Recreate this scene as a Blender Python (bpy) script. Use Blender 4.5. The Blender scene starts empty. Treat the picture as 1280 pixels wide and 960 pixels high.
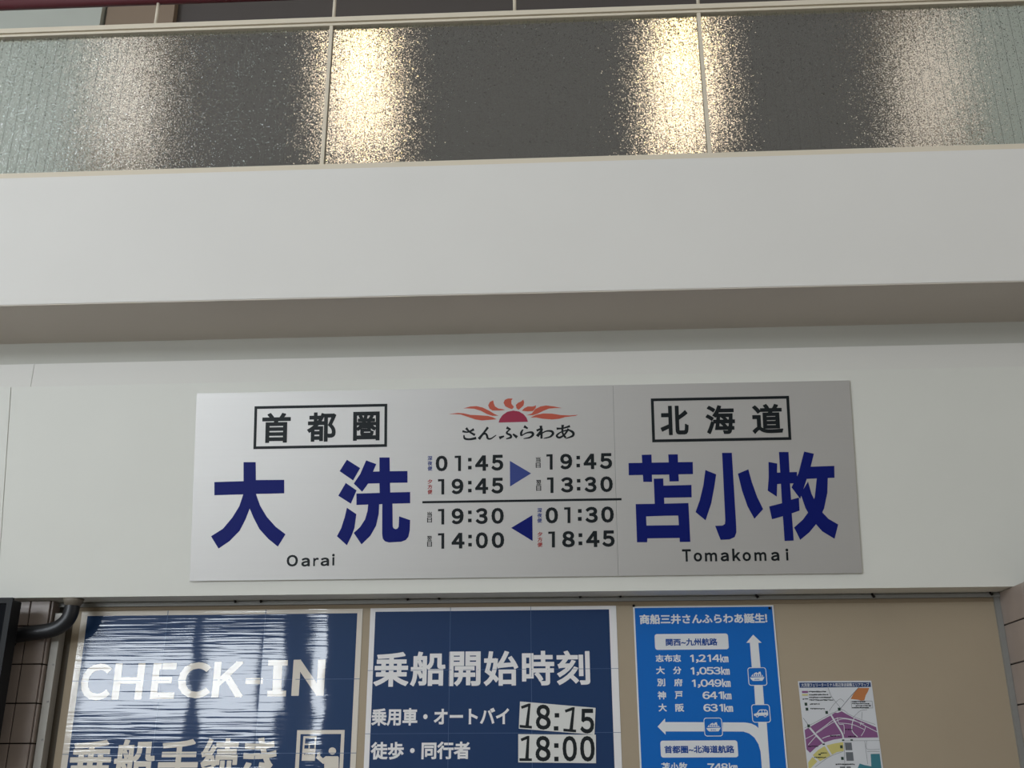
import bpy, bmesh, math, random
from mathutils import Vector, Matrix
random.seed(7)
S = bpy.context.scene
COL = S.collection

# ------------------------------------------------------------------ camera
FPX = 1325.0                                   # focal length for a 1280x960 picture
PITCH, YAW, ROLL = math.radians(20.6), math.radians(-2.7), math.radians(-0.2)
EYE = Vector((0.0, -4.4, 1.6))
_f = Vector((math.sin(YAW)*math.cos(PITCH), math.cos(YAW)*math.cos(PITCH), math.sin(PITCH)))
_r0 = Vector((math.cos(YAW), -math.sin(YAW), 0))
_u0 = _r0.cross(_f)
_r = _r0*math.cos(ROLL) + _u0*math.sin(ROLL)
_u = _u0*math.cos(ROLL) - _r0*math.sin(ROLL)
cd = bpy.data.cameras.new('camera'); cam = bpy.data.objects.new('camera', cd); COL.objects.link(cam)
cd.sensor_fit = 'HORIZONTAL'; cd.sensor_width = 36.0; cd.lens = FPX*36.0/1280.0
cd.clip_start = 0.05; cd.clip_end = 200
cam.matrix_world = Matrix(((_r.x, _u.x, -_f.x, EYE.x), (_r.y, _u.y, -_f.y, EYE.y), (_r.z, _u.z, -_f.z, EYE.z), (0, 0, 0, 1)))
S.camera = cam

# ------------------------------------------------------------------ light, exposure
WORLD_COL, WORLD_STR = (1.0, 0.99, 0.955), 0.56
DAY_COL, DAY_STR = (0.86, 0.93, 1.0), 15.0        # daylit panes of the entrance front
LAMP_COL, LAMP_STR = (1.0, 0.72, 0.28), 8.0     # gallery wall lamps
PANEL_COL, PANEL_STR, DIM_COL, DIM_STR = (1.0, 0.69, 0.46), 1.25, (1.0, 0.60, 0.34), 0.30
w = bpy.data.worlds.new('hall_light'); S.world = w; w.use_nodes = True
bg = w.node_tree.nodes['Background']; bg.inputs[0].default_value = (*WORLD_COL, 1); bg.inputs[1].default_value = WORLD_STR
vs = S.view_settings
vs.view_transform = 'Standard'; vs.look = 'None'; vs.exposure = 0.0; vs.gamma = 1.0; vs.use_curve_mapping = False

# ------------------------------------------------------------------ helpers
def lin(c):
    return tuple(((v/255)/12.92 if v/255 <= 0.04045 else ((v/255+0.055)/1.055)**2.4) for v in c)

def mat(name, rgb, rough=0.6, metal=0.0, spec=0.5, var=0.0, vscale=6.0, bump=0.0, bscale=60.0, coat=0.0, stretch=None):
    m = bpy.data.materials.new(name); m.use_nodes = True
    nt = m.node_tree; b = nt.nodes['Principled BSDF']
    c = lin(rgb)
    b.inputs['Base Color'].default_value = (*c, 1)
    b.inputs['Roughness'].default_value = rough; b.inputs['Metallic'].default_value = metal
    b.inputs['Specular IOR Level'].default_value = spec
    if coat:
        b.inputs['Coat Weight'].default_value = coat; b.inputs['Coat Roughness'].default_value = 0.03
    if var or bump:
        tc = nt.nodes.new('ShaderNodeTexCoord'); mp = nt.nodes.new('ShaderNodeMapping')
        nt.links.new(tc.outputs['Object'], mp.inputs[0])
        if stretch: mp.inputs['Scale'].default_value = stretch
    if var:
        n = nt.nodes.new('ShaderNodeTexNoise'); n.inputs['Scale'].default_value = vscale; n.inputs['Detail'].default_value = 5
        nt.links.new(mp.outputs[0], n.inputs['Vector'])
        r = nt.nodes.new('ShaderNodeValToRGB')
        r.color_ramp.elements[0].position = 0.3; r.color_ramp.elements[1].position = 0.7
        r.color_ramp.elements[0].color = (*[v*(1-var) for v in c], 1)
        r.color_ramp.elements[1].color = (*[min(1, v*(1+var)) for v in c], 1)
        nt.links.new(n.outputs['Fac'], r.inputs[0]); nt.links.new(r.outputs[0], b.inputs['Base Color'])
    if bump:
        n = nt.nodes.new('ShaderNodeTexNoise'); n.inputs['Scale'].default_value = bscale; n.inputs['Detail'].default_value = 4
        nt.links.new(mp.outputs[0], n.inputs['Vector'])
        bp = nt.nodes.new('ShaderNodeBump'); bp.inputs['Strength'].default_value = 1; bp.inputs['Distance'].default_value = bump
        nt.links.new(n.outputs['Fac'], bp.inputs['Height']); nt.links.new(bp.outputs[0], b.inputs['Normal'])
    return m

def emit(name, rgb, s):
    m = bpy.data.materials.new(name); m.use_nodes = True
    b = m.node_tree.nodes['Principled BSDF']
    b.inputs['Base Color'].default_value = (0.8, 0.8, 0.8, 1)
    b.inputs['Emission Color'].default_value = (*rgb, 1); b.inputs['Emission Strength'].default_value = s
    return m

class MB:
    def __init__(s): s.v = []; s.f = []; s.smooth = False
    def box(s, x0, x1, y0, y1, z0, z1):
        b = len(s.v)
        s.v += [(x0,y0,z0),(x1,y0,z0),(x1,y1,z0),(x0,y1,z0),(x0,y0,z1),(x1,y0,z1),(x1,y1,z1),(x0,y1,z1)]
        s.f += [tuple(b+i for i in q) for q in ((3,2,1,0),(4,5,6,7),(0,1,5,4),(1,2,6,5),(2,3,7,6),(3,0,4,7))]
        return s
    def prism(s, pts, ax, a0, a1):          # pts: 2-D outline, extruded along axis ax from a0 to a1
        b = len(s.v); n = len(pts)
        def P(p, a): return {'x': (a, p[0], p[1]), 'y': (p[0], a, p[1]), 'z': (p[0], p[1], a)}[ax]
        s.v += [P(p, a0) for p in pts] + [P(p, a1) for p in pts]
        s.f += [tuple(b+i for i in range(n))[::-1], tuple(b+n+i for i in range(n))]
        s.f += [(b+i, b+(i+1) % n, b+n+(i+1) % n, b+n+i) for i in range(n)]
        return s
    def tube(s, pts, r, n=12):
        P = [Vector(p) for p in pts]; R = r if isinstance(r, (list, tuple)) else [r]*len(P)
        b = len(s.v); up = None
        for i, p in enumerate(P):
            t = (P[min(i+1, len(P)-1)]-P[max(i-1, 0)]).normalized()
            if up is None: up = t.orthogonal().normalized()
            up = (up - t*up.dot(t)).normalized(); sd = t.cross(up)
            for k in range(n):
                a = 2*math.pi*k/n; s.v.append(tuple(p + (up*math.cos(a)+sd*math.sin(a))*R[i]))
        for i in range(len(P)-1):
            for k in range(n):
                k2 = (k+1) % n
                s.f.append((b+i*n+k, b+i*n+k2, b+(i+1)*n+k2, b+(i+1)*n+k))
        s.f.append(tuple(b+k for k in range(n))[::-1]); s.f.append(tuple(b+(len(P)-1)*n+k for k in range(n)))
        return s
    def poly(s, pts):                       # flat polygon of 3-D points (any shape, tessellated later)
        b = len(s.v); s.v += [tuple(p) for p in pts]; s.f.append(tuple(range(b, b+len(pts)))); return s
    def build(s, name, m, parent=None, bevel=0.0, smooth=False, M=None):
        me = bpy.data.meshes.new(name); me.from_pydata(s.v, [], s.f); me.update()
        bm = bmesh.new(); bm.from_mesh(me); bmesh.ops.recalc_face_normals(bm, faces=bm.faces)
        if bevel: bmesh.ops.bevel(bm, geom=bm.edges[:], offset=bevel, segments=2, affect='EDGES', profile=0.6)
        bm.to_mesh(me); bm.free()
        if smooth:
            for p in me.polygons: p.use_smooth = True
        me.materials.append(m)
        o = bpy.data.objects.new(name, me); COL.objects.link(o)
        if parent: o.parent = parent
        return o

def tag(o, label, cat, group=None):
    o['label'] = label; o['category'] = cat
    if group: o['group'] = group
    return o
def struct(o):
    o['kind'] = 'structure'; return o
def thing(name, label, cat, M=None, group=None):
    o = bpy.data.objects.new(name, None); COL.objects.link(o); o.empty_display_size = 0.1
    if M is not None: o.matrix_world = M
    return tag(o, label, cat, group)

# a flat surface of the place, with its own axes: u along the wall, v up the surface, w out towards the hall
class Plane:
    def __init__(s, org, tilt=0.0):
        s.o = Vector(org); s.u = Vector((1,0,0)); s.v = Vector((0,-math.sin(tilt),math.cos(tilt))); s.n = Vector((0,-math.cos(tilt),-math.sin(tilt)))
    def M(s):
        return Matrix(((s.u.x,s.v.x,s.n.x,s.o.x),(s.u.y,s.v.y,s.n.y,s.o.y),(s.u.z,s.v.z,s.n.z,s.o.z),(0,0,0,1)))
    def uv(s, px, py):                       # where the sight line of a photo point meets this surface
        d = _r*((px-640)/FPX) - _u*((py-480)/FPX) + _f
        P = EYE + d*(s.n.dot(s.o-EYE)/s.n.dot(d)) - s.o
        return (P.dot(s.u), P.dot(s.v))

class Crop:                                  # measuring frame: an enlarged view with origin and scale
    def __init__(s, pl, ox, oy, k): s.pl = pl; s.ox = ox; s.oy = oy; s.k = k
    def __call__(s, x, y): return s.pl.uv(s.ox + x/s.k, s.oy + y/s.k)

_raw = {}
def raw_glyph(ch):
    # outline of one character in em units; Latin letters and figures are taken in their full-width form
    if ch in _raw: return _raw[ch]
    if ch == '1':
        vv = [(0.14,.61),(0.30,.735),(0.385,.735),(0.385,0),(0.30,0),(0.30,.635),(0.17,.545)]
        _raw[ch] = (vv, [tuple(range(7))], [(i, (i+1) % 7) for i in range(7)]); return _raw[ch]
    c = chr(ord(ch)+0xFEE0) if ch.isascii() and ch not in ' ~' else ch
    cu = bpy.data.curves.new('t', 'FONT'); cu.body = c; cu.size = 1; cu.resolution_u = 4
    o = bpy.data.objects.new('t', cu); COL.objects.link(o)
    me = bpy.data.meshes.new_from_object(o.evaluated_get(bpy.context.evaluated_depsgraph_get()))
    bm = bmesh.new(); bm.from_mesh(me); bmesh.ops.remove_doubles(bm, verts=bm.verts, dist=1e-5); bm.verts.index_update()
    vv = [(v.co.x, v.co.y) for v in bm.verts]; ff = [tuple(v.index for v in f.verts) for f in bm.faces]
    ee = [tuple(v.index for v in e.verts) for e in bm.edges if len(e.link_faces) == 1]
    bm.free(); bpy.data.objects.remove(o); bpy.data.curves.remove(cu); bpy.data.meshes.remove(me)
    _raw[ch] = (vv, ff, ee); return _raw[ch]

_glyph = {}
def glyphs(txt, bold):
    key = (txt, bold)
    if key in _glyph: return _glyph[key]
    V = []; F = []; L = []; x = 0.0
    for ch in txt:
        if ch == ' ': x += 0.3; continue
        vv, ff, ee = raw_glyph(ch); gx0 = min(v[0] for v in vv); gx1 = max(v[0] for v in vv)
        if ch.isascii():
            adv = 0.56 if ch.isdigit() else (gx1-gx0)+0.10; off = x + (adv-(gx1-gx0))/2 - gx0
        else: adv = 1.0; off = x
        b = len(V); V += [(p[0]+off, p[1]) for p in vv]; L += [0]*len(vv); F += [tuple(b+i for i in f) for f in ff]
        if bold:                             # thicken: a band along every outline edge
            for i, j in ee:
                p, q = vv[i], vv[j]; dx, dy = q[0]-p[0], q[1]-p[1]; l = math.hypot(dx, dy)
                if l < 1e-6: continue
                ex, ey = dx/l*bold*.8, dy/l*bold*.8; nx, ny = -dy/l*bold, dx/l*bold; k = len(V)
                V += [(p[0]-ex+nx+off,p[1]-ey+ny),(q[0]+ex+nx+off,q[1]+ey+ny),(q[0]+ex-nx+off,q[1]+ey-ny),(p[0]-ex-nx+off,p[1]-ey-ny)]
                F.append((k,k+1,k+2,k+3)); L += [1+len(F) % 24]*4
        x += adv
    x0 = min(v[0] for v in V); x1 = max(v[0] for v in V); y0 = min(v[1] for v in V); y1 = max(v[1] for v in V)
    V = [((a-x0)/(x1-x0), (c-y0)/max(1e-6, y1-y0), h*1.2e-5) for (a, c), h in zip(V, L)]
    _glyph[key] = (V, F); return _glyph[key]

class Print:                                 # lettering and shapes printed on a surface (one mesh per part)
    def __init__(s, crop, w): s.c = crop; s.w = w; s.mb = MB()
    def box_uv(s, q, level=True):
        if len(q) == 4 and not isinstance(q[0], (tuple, list)):
            x0, y0, x1, y1 = q; xm = (x0+x1)/2; ym = (y0+y1)/2
            u0 = s.c(x0, ym)[0]; u1 = s.c(x1, ym)[0]; v1 = s.c(xm, y0)[1]; v0 = s.c(xm, y1)[1]
            return [(u0,v1),(u1,v1),(u1,v0),(u0,v0)]
        Q = [s.c(*p) for p in q]
        if level:
            u0 = (Q[0][0]+Q[3][0])/2; u1 = (Q[1][0]+Q[2][0])/2; v1 = (Q[0][1]+Q[1][1])/2; v0 = (Q[2][1]+Q[3][1])/2
            return [(u0,v1),(u1,v1),(u1,v0),(u0,v0)]
        return Q
    def text(s, txt, q, bold=0.02, level=True):
        vv, ff = glyphs(txt, bold); Q = s.box_uv(q, level); b = len(s.mb.v)
        for x, y, h in vv:
            tx = [Q[0][i]*(1-x)+Q[1][i]*x for i in (0,1)]; bx = [Q[3][i]*(1-x)+Q[2][i]*x for i in (0,1)]
            s.mb.v.append((bx[0]*(1-y)+tx[0]*y, bx[1]*(1-y)+tx[1]*y, s.w+h))
        s.mb.f += [tuple(b+i for i in f) for f in ff]
        return s
    def chars(s, items, bold=0.02):
        for t, q in items: s.text(t, q, bold)
        return s
    def each(s, name, items, m, parent, bold=0.02):   # every character a part of its own
        for t, q in items: Print(s.c, s.w).text(t, q, bold).build(name, m, parent)
    def stack(s, txt, q, bold=0.02, gap=0.06):
        x0, y0, x1, y1 = q; n = len(txt); h = (y1-y0)/n
        for i, t in enumerate(txt): s.text(t, (x0, y0+i*h+h*gap, x1, y0+(i+1)*h-h*gap), bold)
        return s
    def poly(s, pts):
        z = s.w + (len(s.mb.f) % 24)*1.2e-5
        s.mb.poly([(*s.c(*p), z) for p in pts]); return s
    def polys(s, L):
        for p in L: s.poly(p)
        return s
    def rect(s, q, level=True): s.mb.poly([(*p, s.w) for p in s.box_uv(q, level)]); return s
    def frame(s, q, t):                      # a box outline, line thickness t in metres
        Q = s.box_uv(q); u0, u1, v1, v0 = Q[0][0], Q[1][0], Q[0][1], Q[2][1]
        for a, b_, c, d in ((u0,u1,v1-t,v1),(u0,u1,v0,v0+t),(u0,u0+t,v0+t,v1-t),(u1-t,u1,v0+t,v1-t)):
            s.mb.poly([(a,d,s.w),(b_,d,s.w),(b_,c,s.w),(a,c,s.w)])
        return s
    def rrect(s, q, r):                      # rounded box, radius in metres
        Q = s.box_uv(q); u0, u1, v1, v0 = Q[0][0], Q[1][0], Q[0][1], Q[2][1]; P = []
        for cx, cy, a0 in ((u1-r,v1-r,0),(u0+r,v1-r,90),(u0+r,v0+r,180),(u1-r,v0+r,270)):
            for k in range(7):
                a = math.radians(a0+15*k); P.append((cx+r*math.cos(a), cy+r*math.sin(a), s.w))
        s.mb.poly(P); return s
    def rring(s, q, r, t):
        Q = s.box_uv(q); u0, u1, v1, v0 = Q[0][0], Q[1][0], Q[0][1], Q[2][1]; A = []; B = []
        for cx, cy, a0 in ((u1-r,v1-r,0),(u0+r,v1-r,90),(u0+r,v0+r,180),(u1-r,v0+r,270)):
            for k in range(7):
                a = math.radians(a0+15*k); A.append((cx+r*math.cos(a), cy+r*math.sin(a))); B.append((cx+(r-t)*math.cos(a), cy+(r-t)*math.sin(a)))
        n = len(A)
        for i in range(n):
            j = (i+1) % n; s.mb.poly([(*A[i],s.w),(*A[j],s.w),(*B[j],s.w),(*B[i],s.w)])
        return s
    def stroke(s, pts, wd, taper=True):      # brush stroke: wd widths in crop units, one per point or a number
        n = 8; P = []
        Wd = wd if isinstance(wd, (list, tuple)) else ([wd]*len(pts))
        for i in range(len(pts)-1):          # Catmull-Rom through the points
            p0 = pts[max(i-1,0)]; p1 = pts[i]; p2 = pts[i+1]; p3 = pts[min(i+2,len(pts)-1)]
            for k in range(n + (i == len(pts)-2)):
                t = k/n
                q = [0.5*((2*p1[a])+(-p0[a]+p2[a])*t+(2*p0[a]-5*p1[a]+4*p2[a]-p3[a])*t*t+(-p0[a]+3*p1[a]-3*p2[a]+p3[a])*t**3) for a in (0,1)]
                P.append((q[0], q[1], Wd[i]*(1-t)+Wd[i+1]*t))
        L = []; Rr = []
        for i in range(len(P)):
            a = P[max(i-1,0)]; b = P[min(i+1,len(P)-1)]; dx, dy = b[0]-a[0], b[1]-a[1]; l = math.hypot(dx,dy) or 1
            nx, ny = -dy/l*P[i][2]/2, dx/l*P[i][2]/2
            L.append((P[i][0]+nx, P[i][1]+ny)); Rr.append((P[i][0]-nx, P[i][1]-ny))
        for i in range(len(P)-1): s.poly([L[i], L[i+1], Rr[i+1], Rr[i]])
        return s
    def disc(s, cx, cy, rx, ry=None, n=24):
        ry = ry or rx
        return s.poly([(cx+rx*math.cos(2*math.pi*k/n), cy+ry*math.sin(2*math.pi*k/n)) for k in range(n)])
    def build(s, name, m, parent, label=None):
        o = s.mb.build(name, m, parent)
        if label: o['label'] = label
        return o

# ------------------------------------------------------------------ materials
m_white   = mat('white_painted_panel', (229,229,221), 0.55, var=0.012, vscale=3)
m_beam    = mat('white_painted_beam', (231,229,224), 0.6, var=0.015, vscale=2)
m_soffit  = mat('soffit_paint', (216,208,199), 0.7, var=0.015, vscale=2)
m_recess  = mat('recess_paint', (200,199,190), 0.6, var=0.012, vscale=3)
m_trim    = mat('coated_trim', (230,228,222), 0.6)
m_board   = mat('beige_board', (170,155,132), 0.75, var=0.03, vscale=2.5, bump=0.0004, bscale=300)
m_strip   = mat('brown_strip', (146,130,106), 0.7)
m_alu     = mat('dull_aluminium', (146,146,142), 0.6, metal=0.25)
m_alu2    = mat('pale_aluminium', (168,164,156), 0.5, metal=0.3)
m_edge_shade  = mat('edge_shadow_tone', (92,84,72), 0.5, metal=0.2)
m_tile    = mat('brown_tile', (160,146,137), 0.38, var=0.07, vscale=9)
m_grout   = mat('dark_grout', (44,38,36), 0.9)
m_black   = mat('black_plastic', (20,21,23), 0.5, spec=0.2)
m_hose    = mat('black_pipe_wrap', (26,28,32), 0.4, bump=0.0006, bscale=120)
m_fit     = mat('pipe_collar', (120,112,100), 0.5)
m_screen  = mat('dark_screen', (14,16,20), 0.6, spec=0.05)
m_hook    = mat('dark_hook', (26,24,22), 0.5, metal=0.5)
m_ink     = mat('black_ink', (16,24,28), 0.5, spec=0.3)
m_navy    = mat('navy_ink', (8,24,108), 0.5, spec=0.18)
m_slate   = mat('blue_ink', (54,70,138), 0.42, spec=0.4)
m_red     = mat('red_ink', (170,48,48), 0.5)
m_petal   = mat('orange_red_ink', (196,88,66), 0.45)
m_sun     = mat('crimson_ink', (160,36,70), 0.45)
m_rail    = mat('cream_painted_metal', (222,212,192), 0.4)
m_hand    = mat('maroon_handrail', (84,22,34), 0.4)
m_wire    = mat('embedded_wire', (96,96,92), 0.35, metal=0.7)
m_floor   = mat('hall_floor', (140,134,126), 0.5, var=0.05, vscale=1.2)
m_hall    = mat('hall_wall', (170,168,160), 0.8)
m_dark    = mat('dark_gallery_wall', (84,78,75), 0.7)
m_column  = mat('tan_gallery_column', (140,122,104), 0.6)
m_pale    = mat('pale_gallery_wall', (184,188,179), 0.7)
m_day     = emit('daylit_pane', DAY_COL, DAY_STR)
m_lamp    = emit('warm_lamp', LAMP_COL, LAMP_STR)
m_blueply = mat('route_blue', (4,104,192), 0.35, spec=0.4)
m_bluedk  = mat('route_blue_ink', (8,70,150), 0.4)
m_paper   = mat('white_print', (226,228,230), 0.45)
m_mapgrey = mat('map_paper', (214,216,220), 0.5)
m_card    = mat('time_card_paper', (222,222,218), 0.4)
m_violet  = mat('map_violet', (134,84,132), 0.5)
m_yellow  = mat('map_yellow', (206,196,120), 0.5)
m_orange  = mat('map_orange', (190,120,70), 0.5)
m_grey    = mat('map_grey', (104,108,114), 0.5)
m_teal    = mat('map_teal', (58,124,138), 0.5)
m_mapnavy = mat('map_navy', (30,62,112), 0.5)
m_green   = mat('map_green', (36,60,50), 0.5)

def brushed():
    m = bpy.data.materials.new('brushed_silver'); m.use_nodes = True; nt = m.node_tree; b = nt.nodes['Principled BSDF']
    b.inputs['Base Color'].default_value = (*lin((206,204,201)), 1); b.inputs['Metallic'].default_value = 0.72
    tc = nt.nodes.new('ShaderNodeTexCoord'); mp = nt.nodes.new('ShaderNodeMapping'); mp.inputs['Scale'].default_value = (1.5, 260, 260)
    n = nt.nodes.new('ShaderNodeTexNoise'); n.inputs['Scale'].default_value = 1.0; n.inputs['Detail'].default_value = 3
    nt.links.new(tc.outputs['Object'], mp.inputs[0]); nt.links.new(mp.outputs[0], n.inputs['Vector'])
    mr = nt.nodes.new('ShaderNodeMapRange'); mr.inputs['To Min'].default_value = 0.46; mr.inputs['To Max'].default_value = 0.6
    nt.links.new(n.outputs['Fac'], mr.inputs['Value']); nt.links.new(mr.outputs[0], b.inputs['Roughness'])
    return m
m_silver = brushed()

def film(name, rgb, sheet_w, u0, bulge, ripple):
    # glossy laminated paper: clear coat over print, each taped sheet bellied and rippled
    m = bpy.data.materials.new(name); m.use_nodes = True; nt = m.node_tree; N = nt.nodes; L = nt.links; b = N['Principled BSDF']
    b.inputs['Base Color'].default_value = (*lin(rgb), 1); b.inputs['Roughness'].default_value = 0.5; b.inputs['Specular IOR Level'].default_value = 0.2
    b.inputs['Coat Weight'].default_value = 1.0; b.inputs['Coat Roughness'].default_value = 0.035
    tc = N.new('ShaderNodeTexCoord'); sp = N.new('ShaderNodeSeparateXYZ'); L.new(tc.outputs['Object'], sp.inputs[0])
    def mth(op, a, bb=None):
        n = N.new('ShaderNodeMath'); n.operation = op
        for i, v in enumerate((a, bb)):
            if v is None: continue
            if isinstance(v, (int, float)): n.inputs[i].default_value = v
            else: L.new(v, n.inputs[i])
        return n.outputs[0]
    t = mth('DIVIDE', mth('SUBTRACT', sp.outputs['X'], u0), sheet_w)
    fr = mth('SUBTRACT', mth('FRACT', t), 0.5)
    h1 = mth('MULTIPLY', mth('MULTIPLY', fr, fr), -bulge)
    mp = N.new('ShaderNodeMapping'); mp.inputs['Scale'].default_value = (2.6, 92.0, 1.0); L.new(tc.outputs['Object'], mp.inputs[0])
    nz = N.new('ShaderNodeTexNoise'); nz.inputs['Scale'].default_value = 1.0; nz.inputs['Detail'].default_value = 1.5; L.new(mp.outputs[0], nz.inputs['Vector'])
    mp2 = N.new('ShaderNodeMapping'); mp2.inputs['Scale'].default_value = (3.2, 2.2, 1.0); L.new(tc.outputs['Object'], mp2.inputs[0])
    nz2 = N.new('ShaderNodeTexNoise'); nz2.inputs['Scale'].default_value = 1.0; nz2.inputs['Detail'].default_value = 2; L.new(mp2.outputs[0], nz2.inputs['Vector'])
    h = mth('ADD', mth('ADD', h1, mth('MULTIPLY', nz.outputs['Fac'], ripple)), mth('MULTIPLY', nz2.outputs['Fac'], 0.002))
    bp = N.new('ShaderNodeBump'); bp.inputs['Strength'].default_value = 1; bp.inputs['Distance'].default_value = 1.0
    L.new(h, bp.inputs['Height']); L.new(bp.outputs[0], b.inputs['Coat Normal'])
    return m

FACETS, TILT1, TILT3 = 300, (0.05, 0.0, 0.13), (0.70, 0.0, 2.0)
def wired_glass():
    m = bpy.data.materials.new('figured_glass'); m.use_nodes = True; nt = m.node_tree; N = nt.nodes; L = nt.links; b = N['Principled BSDF']
    b.inputs['Base Color'].default_value = (0.86, 0.90, 0.86, 1); b.inputs['Transmission Weight'].default_value = 1.0
    b.inputs['IOR'].default_value = 1.5; b.inputs['Roughness'].default_value = 0.05
    # pebbled surface: every small facet is tilted its own way, a little more up and down than sideways
    tc = N.new('ShaderNodeTexCoord'); vo = N.new('ShaderNodeTexVoronoi'); vo.inputs['Scale'].default_value = FACETS
    L.new(tc.outputs['Object'], vo.inputs['Vector'])
    def vm(op, a, bb):
        n = N.new('ShaderNodeVectorMath'); n.operation = op
        for i, v in enumerate((a, bb)):
            if isinstance(v, tuple): n.inputs[i].default_value = v
            else: L.new(v, n.inputs[i])
        return n.outputs[0]
    c = vm('SUBTRACT', vo.outputs['Color'], (0.5, 0.5, 0.5))
    c3_ = vm('MULTIPLY', vm('MULTIPLY', c, c), c)
    d = vm('ADD', vm('MULTIPLY', c, TILT1), vm('MULTIPLY', c3_, TILT3))
    ge = N.new('ShaderNodeNewGeometry')
    nn = N.new('ShaderNodeVectorMath'); nn.operation = 'NORMALIZE'; L.new(vm('ADD', ge.outputs['Normal'], d), nn.inputs[0])
    L.new(nn.outputs[0], b.inputs['Normal'])
    return m
m_glass = wired_glass()

# ------------------------------------------------------------------ the setting
XL, XR = -4.2, 3.6
struct(MB().box(-14, 14, -12.0, 0.4, -0.1, 0.0).build('floor', m_floor))
struct(MB().box(XL, XR, 0.02, 0.2, 0.0, 2.31).build('wall_back', m_hall))
# sloping white sign fascia: bottom edge z 2.311, leaning 11 degrees out at the top
T = math.radians(11.0)
FY, FZ = -0.15, 2.311
FH = 0.873
ty, tz = FY - FH*math.sin(T), FZ + FH*math.cos(T)
fa = Plane((0, FY, FZ), T)
def fascia(x0, x1, out):
    oy, oz = -out*math.cos(T), -out*math.sin(T)
    return MB().prism([(FY+oy, FZ+oz*0), (0.02, FZ), (0.02, tz-0.02), (ty+0.05, tz-0.02), (ty+oy, tz)], 'x', x0, x1)
seam = fa.uv(14, 484)[0]
struct(fascia(seam+0.0005, XR, 0.0).build('wall_front', m_white))
struct(fascia(XL, seam-0.0005, 0.003).build('wall_front', m_white))
# recess above it, its sloping metal strip, and the balcony beam with its soffit
RY = -0.2; SOF = 3.42; BY = -0.591
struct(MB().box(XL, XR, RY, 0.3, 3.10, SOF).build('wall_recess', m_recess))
s2 = -2.26
for a, b_ in ((XL, s2-0.001), (s2+0.001, XR)):
    struct(MB().prism([(RY, 3.302), (RY-0.05, 3.298), (RY-0.05, 3.12), (RY, 3.12)], 'x', a, b_).build('trim_1', m_trim))
BTOP = 4.015
struct(MB().box(XL, XR, BY, 0.1, SOF+0.001, BTOP).build('wall_upper', m_beam))
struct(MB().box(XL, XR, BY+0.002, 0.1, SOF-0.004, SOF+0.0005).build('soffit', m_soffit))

# gallery behind the balustrade
GY = 1.6
struct(MB().box(-7, 7, 0.1, GY+0.2, BTOP-0.2, BTOP).build('floor_gallery', m_floor))
gp = Plane((0, GY, 0)); gc = Plane((0, GY-0.25, 0))
gl, gr_ = gp.uv(136, 15)[0], gp.uv(1199, 100)[0]-0.05
struct(MB().box(gl, gr_+0.05, GY, GY+0.2, BTOP, 8.2).build('wall_gallery', m_dark))
struct(MB().box(-7, gl, GY-0.10, GY+0.2, BTOP, 8.2).build('wall_gallery_left', m_pale))
struct(MB().box(gr_+0.05, 7, GY-0.10, GY+0.2, BTOP, 8.2).build('wall_gallery_right', m_pale))
struct(MB().box(-7, 7, -0.3, GY+0.2, 8.2, 8.3).build('ceiling', m_dark))
for k, (p0, p1) in enumerate(((139, 222), (1098, 1175))):
    x0 = gp.uv(p0, 15)[0]; x1 = gp.uv(p1, 100)[0] if k else gp.uv(p1, 15)[0]
    if k: x0, x1 = gp.uv(1108, 100)[0], gr_+0.049
    struct(MB().box(x0, x1, GY-0.06, GY-0.0005, BTOP, 8.19).build('trim_2' if not k else 'trim_3', m_column))

# opposite side of the hall: entrance front with daylit windows
HY = -12.0
struct(MB().box(-14, 14, HY-0.2, HY, 0, 7).build('wall_hall', m_hall))
def hall_window(n, x0, x1, z0, z1, nx, nz):
    fr = MB(); t = 0.05
    fr.box(x0-t, x1+t, HY, HY+0.10, z0-t, z0); fr.box(x0-t, x1+t, HY, HY+0.10, z1, z1+t)
    fr.box(x0-t, x0, HY, HY+0.10, z0, z1); fr.box(x1, x1+t, HY, HY+0.10, z0, z1)
    for i in range(1, nx): x = x0+(x1-x0)*i/nx; fr.box(x-0.025, x+0.025, HY, HY+0.09, z0, z1)
    for i in range(1, nz): z = z0+(z1-z0)*i/nz; fr.box(x0, x1, HY, HY+0.085, z-0.025, z+0.025)
    f = struct(fr.build('window_%d' % n, m_alu))
    MB().box(x0, x1, HY+0.002, HY+0.02, z0, z1).build('pane', m_day, f)
hall_window(1, -11.0, -5.75, 2.42, 3.62, 3, 1)
hall_window(2, -5.5, -4.35, 2.35, 3.66, 1, 1)
hall_window(3, -3.85, -3.55, 2.2, 3.95, 1, 1)
hall_window(4, -13.5, -6.5, 4.6, 6.6, 4, 1)

# tiled piers either side of the notice board
def tiled(name, build_tiles, back):
    o = struct(back.build(name, m_grout)); build_tiles.build('tiles', m_tile, o, bevel=0.002); return o
pb = Plane((0, 0, 0))
LX1 = Plane((0, -0.07, 0)).uv(65.5, 744)[0]
tl = MB(); Z0 = 2.2105; PZ = 0.1525
for r_ in range(-14, 2):
    z0 = Z0 - PZ*1 + r_*PZ
    if z0 > 2.31: continue
    z1 = min(z0+PZ-0.005, 2.3095)
    xs = [LX1-0.001]
    for wd in (0.084, 0.15, 0.15, 0.15, 0.15, 0.15, 0.15, 0.15, 0.15):
        tl.box(xs[-1]-wd+0.005, xs[-1], -0.078, -0.068, z0, z1); xs.append(xs[-1]-wd)
    tl.box(LX1-0.0008, LX1+0.008, -0.067, 0.0, z0, z1)
tiled('wall_left', tl, MB().box(XL, LX1-0.001, -0.07, 0.019, 0, 2.3098))
RX = pb.uv(1259, 800)[0]
tr = MB()
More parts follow.
